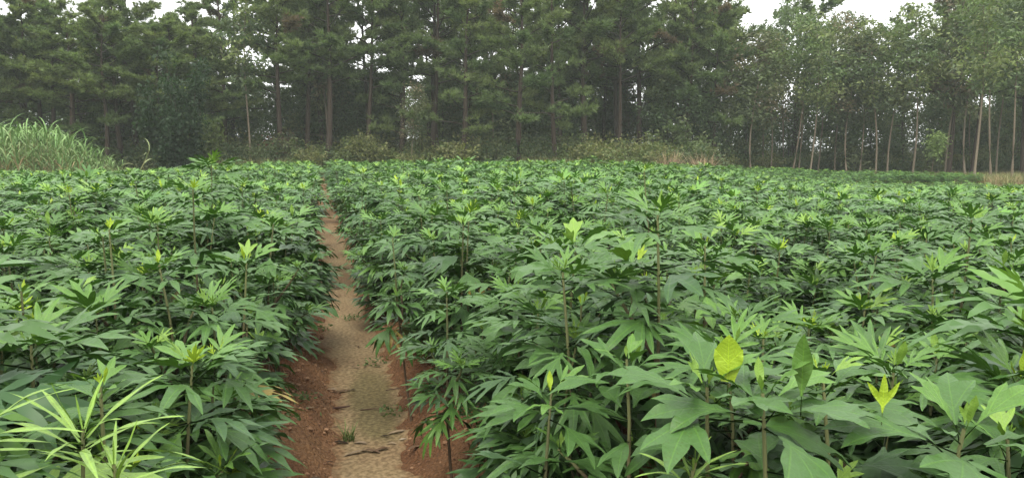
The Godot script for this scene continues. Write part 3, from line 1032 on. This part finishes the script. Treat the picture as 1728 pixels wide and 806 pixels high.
func build_field() -> void:
	# plants one can pick out: [column, row of the tip, depth, leaf kind, leaf length, branches, brightness, label]
	var special := [
		[318, 318, 3.9, "finger", 0.21, 1, 0.8, "tall plant rising above the left bed, bare stem under its top whorl"],
		[292, 452, 2.9, "finger", 0.20, 2, 0.9, "plant with bright yellow-green tip below the tall one in the left bed"],
		[74, 488, 2.7, "oval", 0.15, 1, 0.9, "plant with oval leaves and yellow bud near the left edge"],
		[440, 380, 4.2, "three_lobe", 0.19, 2, 0.4, "dark three-lobed plant right of the tall one in the left bed"],
		[462, 470, 4.5, "finger", 0.23, 3, 0.5, "finger-leaved plant hanging over the path's left side"],
		[170, 395, 3.8, "mitten", 0.19, 1, 0.9, "plant with yellow tip left of the tall one in the left bed"],
		[155, 640, 1.9, "three_lobe", 0.17, 1, 0.95, "plant with glowing green tip above the strap leaves"],
		[6, 710, 1.5, "strap", 0.33, 0, 1.0, "pale plant with long strap leaves in the lower left corner"],
		[100, 730, 1.6, "strap", 0.33, 0, 1.0, "pale strap-leaved plant right of the one in the corner"],
		[206, 812, 1.45, "strap", 0.25, 0, 1.0, "pale strap-leaved plant at the bottom edge, lowest of three"],
		[975, 522, 2.75, "three_lobe", 0.20, 1, 0.9, "plant with a bright three-lobed crown on a bare brown stem"],
		[1066, 452, 2.75, "broad", 0.30, 1, 0.8, "plant with very large broad leaves in mid field, right one"],
		[958, 415, 3.1, "broad", 0.29, 1, 0.7, "plant with very large broad leaves in mid field, left one"],
		[1062, 605, 2.1, "mitten", 0.19, 1, 0.5, "plant with upright folded leaves on a thick green stem"],
		[1242, 655, 1.72, "broad", 0.27, 0, 0.0, "plant with a single glowing yellow-green leaf standing up"],
		[1366, 690, 1.55, "broad", 0.25, 0, 0.4, "plant with one leaf standing upright, large green leaves below"],
		[1508, 715, 1.5, "broad", 0.25, 0, 0.0, "plant with a small yellow lobed tip leaf among broad leaves"],
		[1450, 655, 1.75, "three_lobe", 0.20, 1, 1.0, "plant with yellow-tipped bud behind the broad-leaved ones"],
		[1092, 775, 1.58, "strap", 0.17, 0, 0.9, "light green plant with upright narrow leaves at the bottom edge"],
		[905, 690, 2.05, "three_lobe", 0.20, 1, 0.9, "light green plant right of the path, lobed leaves spread wide"],
		[690, 400, 4.4, "finger", 0.20, 2, 0.6, "finger-leaved plant at the right bed's edge, bright tip"],
		[765, 500, 3.2, "many_finger", 0.21, 2, 0.4, "many-fingered plant leaning over the right bed's edge"],
		[1114, 288, 5.6, "finger", 0.20, 1, 1.0, "very tall thin plant with an orange-yellow tip in mid field"],
		[1604, 540, 2.8, "finger", 0.19, 1, 0.6, "finger-leaved plant beside the dark gap near the right edge"],
		[1448, 500, 3.2, "mitten", 0.18, 1, 1.0, "plant topped by a bright yellow-green cup of leaves"],
		[1200, 460, 3.4, "finger", 0.18, 1, 1.0, "plant with a star of yellow-green tip leaves, mid right"],
		[1532, 410, 4.2, "finger", 0.20, 1, 0.9, "tall bright-tipped plant in the right of the field"],
		[1310, 590, 2.3, "many_finger", 0.20, 1, 0.8, "narrow-leaved plant behind the yellow-green leaf"],
	]
	var used := []
	for s in special:
		var p := on_ground(col(s[0], s[2]))
		used.append(p)
		var h: float = tall(s[1], s[2]) - p.y
		var plan := plan_plant(h, s[3], s[4], s[5], s[6], 0.15)
		if s[3] == "strap":
			for l in plan.leaves: l[3] = "pale" if l[3] in ["mature", "blue", "deep", "fresh"] else "young"
		if s[0] in [318, 975, 1114]: plan.leaves = plan.leaves.filter(func(l): return l[0].origin.y > h - 0.095 or l[0].origin.y < h - 0.33)
		var w := Vector3(-p.x, 0, -p.z).normalized()
		var facing := Basis(Vector3.UP, atan2(w.z, -w.x))
		if s[0] == 1242:      # its one big glowing leaf
			plan.leaves.append([Transform3D(facing * Basis(Vector3(0, 0, 1), 1.45).scaled_local(Vector3.ONE * 0.115), Vector3(-0.02, h - 0.025, 0.02)), "spade", 2, "yellow"])
		if s[0] == 1508:
			plan.leaves.append([Transform3D(facing * Basis(Vector3(0, 0, 1), 1.4).scaled_local(Vector3.ONE * 0.085), Vector3(0, h - 0.02, 0)), "three_lobe", 2, "yellow"])
		if s[0] == 1366:
			plan.leaves.append([Transform3D(facing * Basis(Vector3(0, 0, 1), 1.45).scaled_local(Vector3.ONE * 0.14), Vector3(0, h - 0.03, 0)), "oval", 2, "fresh"])
		near_plant(plan, p, 0.0, s[7], "")
	# rows along the path
	var spots := []
	var x := -26.0
	while x < 40.0:
		x += 0.34
		var z := -0.1
		while z > -40.0:
			z -= 0.3
			var p := Vector3(x + rf(-0.09, 0.09), 0, z + rf(-0.1, 0.1))
			var off := p.x - path_mid(p.z)
			if off > lerpf(-0.6, -0.42, smoothstep(3.6, 5.6, depth_of(p))) and off < lerpf(0.42, 0.31, smoothstep(3.6, 5.6, depth_of(p))): continue
			var d := depth_of(p)
			var px := px_of(p)
			if d < 0.7 or p.length() < 1.45: continue
			if px < -500.0 or px > 2250.0: continue
			if d > field_end(px) + rf(-0.7, 0.7) + 1.2 * noise.get_noise_2d(px * 0.2, 7.0): continue
			if px > 1470.0 + 40.0 * noise.get_noise_2d(d * 9.0, 3.0) and d > 29.8 + rf(-0.5, 0.5) and d < 31.4 + rf(-0.5, 0.5): continue
			if d > 32.0 and px > 1640.0 + rf(-30, 30): continue
			if rng.randf() < 0.05: continue
			var free := true
			if d < 6.5:
				for u in used:
					if Vector2(u.x - p.x, u.z - p.z).length() < 0.23: free = false; break
			if not free: continue
			spots.append(p)
	var seen := []
	var rest := []
	for p in spots:
		var px := px_of(p)
		var d := depth_of(p)
		if px > -70.0 and px < 1800.0 and d > 1.1: seen.append(p)
		else: rest.append(p)
	seen.sort_custom(func(a, b): return a.length_squared() < b.length_squared())
	var n := FIELD_INDIVIDUALS - special.size()
	for i in range(n, seen.size()): rest.append(seen[i])
	for i in n:
		var p := on_ground(seen[i])
		var px := px_of(p)
		var d := depth_of(p)
		var kind: String = pick_kind(p)
		var off := p.x - path_mid(p.z)
		var h := plant_height(p)
		if d < 2.2: h = minf(h, 0.84 + (d - 1.1) * 0.1)
		var bright := rng.randf()
		var plan := plan_plant(h, kind, leaf_length(kind) * rf(0.82, 1.15), (3 + rng.randi() % 2) if absf(off) < 0.85 else 1 + rng.randi() % 3, bright, 0.3, absf(off) < 0.85)
		var where := "left bed" if off < 0.0 else "right bed"
		var spot := "path edge" if absf(off) < 1.0 else "close up" if d < 2.6 else "mid distance" if d < 4.4 else "farther out"
		var look := "yellow-tipped " if bright > 0.6 else "tall " if h > 0.93 else "short " if h < 0.8 else "plain "
		ordered(near_plant(plan, p, 0.0, "", ""), "%splant with %s, %s, %s" % [look, KIND_WORDS[kind], where, spot], "plant", px)
	# the rest of the field as one mass
	var protos := []
	for i in 18:
		var kind: String = ["finger", "many_finger", "three_lobe", "finger", "lance", "many_finger", "finger", "oval", "three_lobe"][i % 9]
		protos.append(far_plant(plan_plant(rf(0.8, 1.0), kind, leaf_length(kind), 1 + i % 3, 0.2 + 0.8 * rng.randf())))
	var put := []
	for p in rest:
		var q := on_ground(p)
		var k := plant_height(q) / 0.9
		var wide := lerpf(1.0, k, 0.5) * rf(0.85, 1.2)
		var b := Basis.from_euler(Vector3(rf(-0.12, 0.12), 0, rf(-0.12, 0.12))) * Basis(Vector3.UP, rng.randf() * TAU).scaled(Vector3(wide, k, wide))
		var c := Color.WHITE * rf(0.85, 1.15)
		put.append([Transform3D(b, q), c])
	# shuffle so that kinds mix
	for i in range(put.size() - 1, 0, -1):
		var j := rng.randi() % (i + 1)
		var t = put[i]; put[i] = put[j]; put[j] = t
	scatter("field_of_nursery_plants", "field of green lobed-leaf nursery plants reaching back to the wood", "plants", protos, put, M.field)

func pick_kind(p: Vector3) -> String:
	var k := noise.get_noise_2d(p.x * 6.0 + 100.0, p.z * 6.0) + rf(-0.35, 0.35)
	if k < -0.08: return "many_finger"
	if k < 0.2: return "finger"
	if k < 0.36: return "three_lobe"
	return ["mitten", "lance", "broad", "three_lobe", "oval", "lance"][rng.randi() % 6]

func leaf_length(kind: String) -> float:
	match kind:
		"finger", "many_finger": return rf(0.23, 0.32)
		"three_lobe": return rf(0.2, 0.27)
		"mitten": return rf(0.17, 0.225)
		"broad": return rf(0.2, 0.29)
	return rf(0.14, 0.19)

func plant_height(p: Vector3) -> float:
	var h := 0.88 + noise.get_noise_2d(p.x * 5.0, p.z * 5.0 + 70.0) * (0.3 if depth_of(p) < 8.0 else 0.16) + rf(-0.12, 0.12)
	if rng.randf() < (0.1 if depth_of(p) < 9.0 else 0.04): h += rf(0.1, 0.3 if depth_of(p) < 9.0 else 0.18)
	if rng.randf() < 0.1: h *= rf(0.65, 0.85)
	var d := depth_of(p)
	var px := px_of(p)
	if d > 9.0 and px < 330.0: h = minf(h, 0.92)
	if d > 4.0 and px > 1250.0: h = minf(h, 0.94)
	h *= 1.0 - 0.1 * smoothstep(950.0, 1300.0, px) * smoothstep(6.0, 12.0, d)
	h *= 1.0 - 0.38 * smoothstep(12.0, 26.0, d) * smoothstep(1050.0, 1650.0, px)
	h *= 1.0 - 0.22 * smoothstep(18.0, 34.0, d)
	h *= 1.0 - 0.2 * smoothstep(14.0, 24.0, d) * (1.0 - smoothstep(150.0, 500.0, px))
	return h

# ------------------------------------------------------------------ small things on the path
func curled_leaf(len: float, wide: float, c: Color) -> ArrayMesh:
	var s := Shape.new()
	var n := 6
	var curl := rf(0.15, 0.9)
	var twist := rf(-0.5, 0.5)
	for i in n + 1:
		var t := float(i) / n
		var w := wide * sin(PI * (0.06 + 0.9 * t)) * rf(0.7, 1.2)
		var y := len * 0.22 * sin(t * PI * rf(0.9, 1.1))
		for j in [-1.0, -0.5, 0.0, 0.5, 1.0]:
			s.v.append(Vector3((t - 0.5) * len, y * 0.3 + absf(j) * w * curl * 0.5 + rf(-0.1, 0.1) * wide, j * w * cos(absf(j) * curl * 0.5) + twist * (t - 0.5) * (t - 0.5) * len))
			s.c.append(c * rf(0.75, 1.25))
	for i in n:
		for j in 4:
			var a := i * 5 + j
			s.idx.append_array(PackedInt32Array([a, a + 1, a + 5, a + 1, a + 6, a + 5]))
	s.smooth()
	return s.mesh()

func from_view(px: float, py: float) -> Vector3:      # a spot on the path's level seen at that place of the photograph
	var up := (250.0 - py) / FOCAL
	var depth := EYE / maxf(-up, 0.01)
	# the view looks down a little, so rows and depths are not quite proportional
	var pitch := atan(153.0 / FOCAL)
	var v := (403.0 - py) / FOCAL
	depth = EYE * (cos(pitch) + v * sin(pitch)) / (sin(pitch) - v * cos(pitch))
	var zc := depth / (cos(pitch) + v * sin(pitch))
	return on_ground(fwd * depth + side * ((px - 864.0) / FOCAL * zc))

func build_path_litter() -> void:
	var brown := Color(0.17, 0.105, 0.065)
	var tan_ := Color(0.36, 0.27, 0.18)
	var dark := Color(0.05, 0.035, 0.025)
	# [column, row, length, colour, label, group]
	var bits := [
		[560, 667, 0.09, tan_, "pale curled dry leaf, left one of the row across the path", ""],
		[578, 664, 0.10, brown, "brown curled dry leaf, middle one of the row across the path", ""],
		[594, 661, 0.07, dark, "dark curled dry leaf, right one of the row across the path", ""],
		[600, 770, 0.13, tan_, "long pale dry leaf below the grass tuft on the path", ""],
		[625, 766, 0.12, brown, "brown dry leaf right of the long pale one below the tuft", ""],
		[643, 763, 0.10, brown, "brown dry leaf at the right of the litter below the tuft", ""],
		[575, 752, 0.09, dark, "dark dry leaf left of the grass tuft on the path", ""],
		[608, 752, 0.08, tan_, "pale dry leaf just right of the grass tuft", ""],
		[672, 733, 0.12, tan_, "pale dry leaf on the right shoulder above the path", ""],
		[650, 740, 0.06, dark, "small dark dry leaf at the right rim of the path", ""],
		[662, 752, 0.06, tan_, "small pale dry leaf at the right rim of the path", ""],
		[680, 745, 0.05, Color(0.5, 0.42, 0.32), "small whitish dry leaf on the right shoulder", ""],
		[700, 772, 0.09, brown, "brown dry leaf low on the right shoulder", ""],
		[555, 790, 0.07, dark, "dark dry leaf near the bottom of the path", ""],
		[540, 695, 0.07, brown, "brown dry leaf at the left rim of the path", ""],
		[568, 724, 0.035, dark, "tiny dark leaf scrap on the sandy path", ""],
		[635, 620, 0.08, Color(0.09, 0.11, 0.04), "greenish dry leaf by the weed on the right rim", ""],
		[600, 622, 0.06, tan_, "pale dry leaf left of the weed on the right rim", ""],
		[556, 486, 0.16, dark, "dark leaf clot lying across the far path, left piece", ""],
		[570, 488, 0.18, dark, "dark leaf clot lying across the far path, right piece", ""],
		[545, 483, 0.10, brown, "brown leaf at the left of the dark clot on the path", ""],
		[552, 518, 0.09, brown, "brown leaf on the path a little before the dark clot", ""],
		[545, 640, 0.05, brown, "small brown leaf on the path above the row of dry leaves", ""],
		[460, 745, 0.06, Color(0.14, 0.16, 0.07), "small greenish leaf on the red left shoulder", ""],
		[520, 725, 0.08, tan_, "pale dry leaf on the red left shoulder", ""],
		[440, 795, 0.09, tan_, "pale dry leaf at the bottom of the left shoulder", ""],
	]
	for b in bits:
		var p := from_view(b[0], b[1])
		var o := mi("dry_leaf", curled_leaf(b[2], b[2] * rf(0.12, 0.18), b[3] * 0.5), M.dry)
		o.position = p + Vector3(0, 0.012, 0)
		o.rotation = Vector3(rf(-0.15, 0.15), rf(-0.5, 0.5) - 0.2, rf(-0.1, 0.1))
		tag(o, b[4], "dry leaf", "dry leaves on the path")
	for i in 20:
		var z := -3.4 - 0.75 * (i + rng.randf())
		var x := path_mid(z) + rf(-0.36, 0.36)
		var o := mi("leaf_scrap", curled_leaf(rf(0.03, 0.08), rf(0.007, 0.014), brown.lerp(dark, rng.randf())), M.dry)
		o.position = Vector3(x, ground(x, z) + 0.012, z)
		o.rotation.y = rng.randf() * TAU
		tag(o, "small scrap of brown leaf on the path, " + (ORDER[i] if i < 16 else "%dth" % (i + 1)) + " nearest", "leaf scrap", "leaf scraps on the path")
	for tw in [[575, 692, 0.12, 0.007, "short thick dark twig lying across the path"], [625, 694, 0.13, 0.003, "thin twig lying on the damp green patch"], [670, 660, 0.16, 0.003, "thin twig on the right shoulder of the path"]]:
		var s := Shape.new()
		s.tube(bend_line(Vector3(-tw[2] / 2, 0, 0), Vector3(tw[2] / 2, 0.01, 0), 4, 0.012), [tw[3], tw[3] * 1.1, tw[3], tw[3] * 0.9, tw[3] * 0.5], 6, [Color(0.06, 0.035, 0.025)])
		var o := mi("twig", s.mesh(), M.stem)
		o.position = from_view(tw[0], tw[1]) + Vector3(0, tw[3] + 0.008, 0)
		o.rotation.y = rf(-0.5, 0.1)
		tag(o, tw[4], "twig")
	var g := root("grass_tuft", from_view(588, 748))
	tag(g, "small green grass tuft growing on the sandy path", "grass tuft")
	var gm := Shape.new()
	for i in 40: arch_blade(gm, Vector3(rf(-0.03, 0.03), -0.005, rf(-0.02, 0.02)), rng.randf() * TAU, rf(0.06, 0.17), 0.0018, rf(1.1, 1.5), rf(0.1, 1.2), Color(0.09, 0.14, 0.04) * rf(0.7, 1.3), 4)
	mi("blades", gm.mesh(), M.blade, g)
	for w in [[632, 617, "low round-leaved weed on the right rim of the path"], [508, 722, "small weed on the red left shoulder"], [668, 700, "low weed on the right shoulder beside the damp patch"], [596, 540, "low weed at the right rim halfway up the path"], [480, 770, "low weed near the bottom of the left shoulder"], [545, 560, "low weed at the left rim of the path"]]:
		var o := root("weed", from_view(w[0], w[1]))
		tag(o, w[2], "weed")
		var f := Shape.new()
		for i in 46:
			var q := Vector3(rng.randfn() * 0.06, rf(0.01, 0.06), rng.randfn() * 0.04)
			leaf_face(f, q, rf(0.02, 0.04), rf(0.006, 0.011), -0.1, Color(0.10, 0.15, 0.06))
		mi("leaves", f.mesh(), M.foliage, o)
	# weathered plastic stake in the left bed's shoulder and a scrap of blue plastic at the right one
	var sp := on_ground(Vector3(-0.36, 0, -3.35))
	var st := root("stake", sp)
	tag(st, "weathered grey plastic stake at the bottom of the left bed's shoulder", "stake")
	var sh := Shape.new()
	sh.tube([Vector3(0, -0.05, 0), Vector3(0.004, 0.1, 0), Vector3(-0.003, 0.13, 0.01), Vector3(0.002, 0.16, 0.01)], [0.014, 0.013, 0.014, 0.012], 8, [Color(0.17, 0.17, 0.17), Color(0.24, 0.245, 0.25), Color(0.17, 0.17, 0.18)])
	mi("shaft", sh.mesh(), mat("plastic", Color.WHITE, 0.4, true), st)
	var tp := Shape.new()
	tp.tube([Vector3(-0.02, 0.02, 0.012), Vector3(-0.016, 0.1, 0.02), Vector3(-0.018, 0.14, 0.016)], [0.004, 0.006, 0.002], 5, [Color(0.6, 0.6, 0.58)])
	mi("split_strip", tp.mesh(), mat("plastic_strip", Color.WHITE, 0.35, true), st)
	var bl := mi("plastic_scrap", curled_leaf(0.1, 0.03, Color(0.05, 0.06, 0.12)), mat("blue_plastic", Color.WHITE, 0.4, true))
	bl.position = from_view(700, 668) + Vector3(0, 0.02, 0)
	tag(bl, "scrap of dark blue plastic under the leaves of the right bed", "scrap")
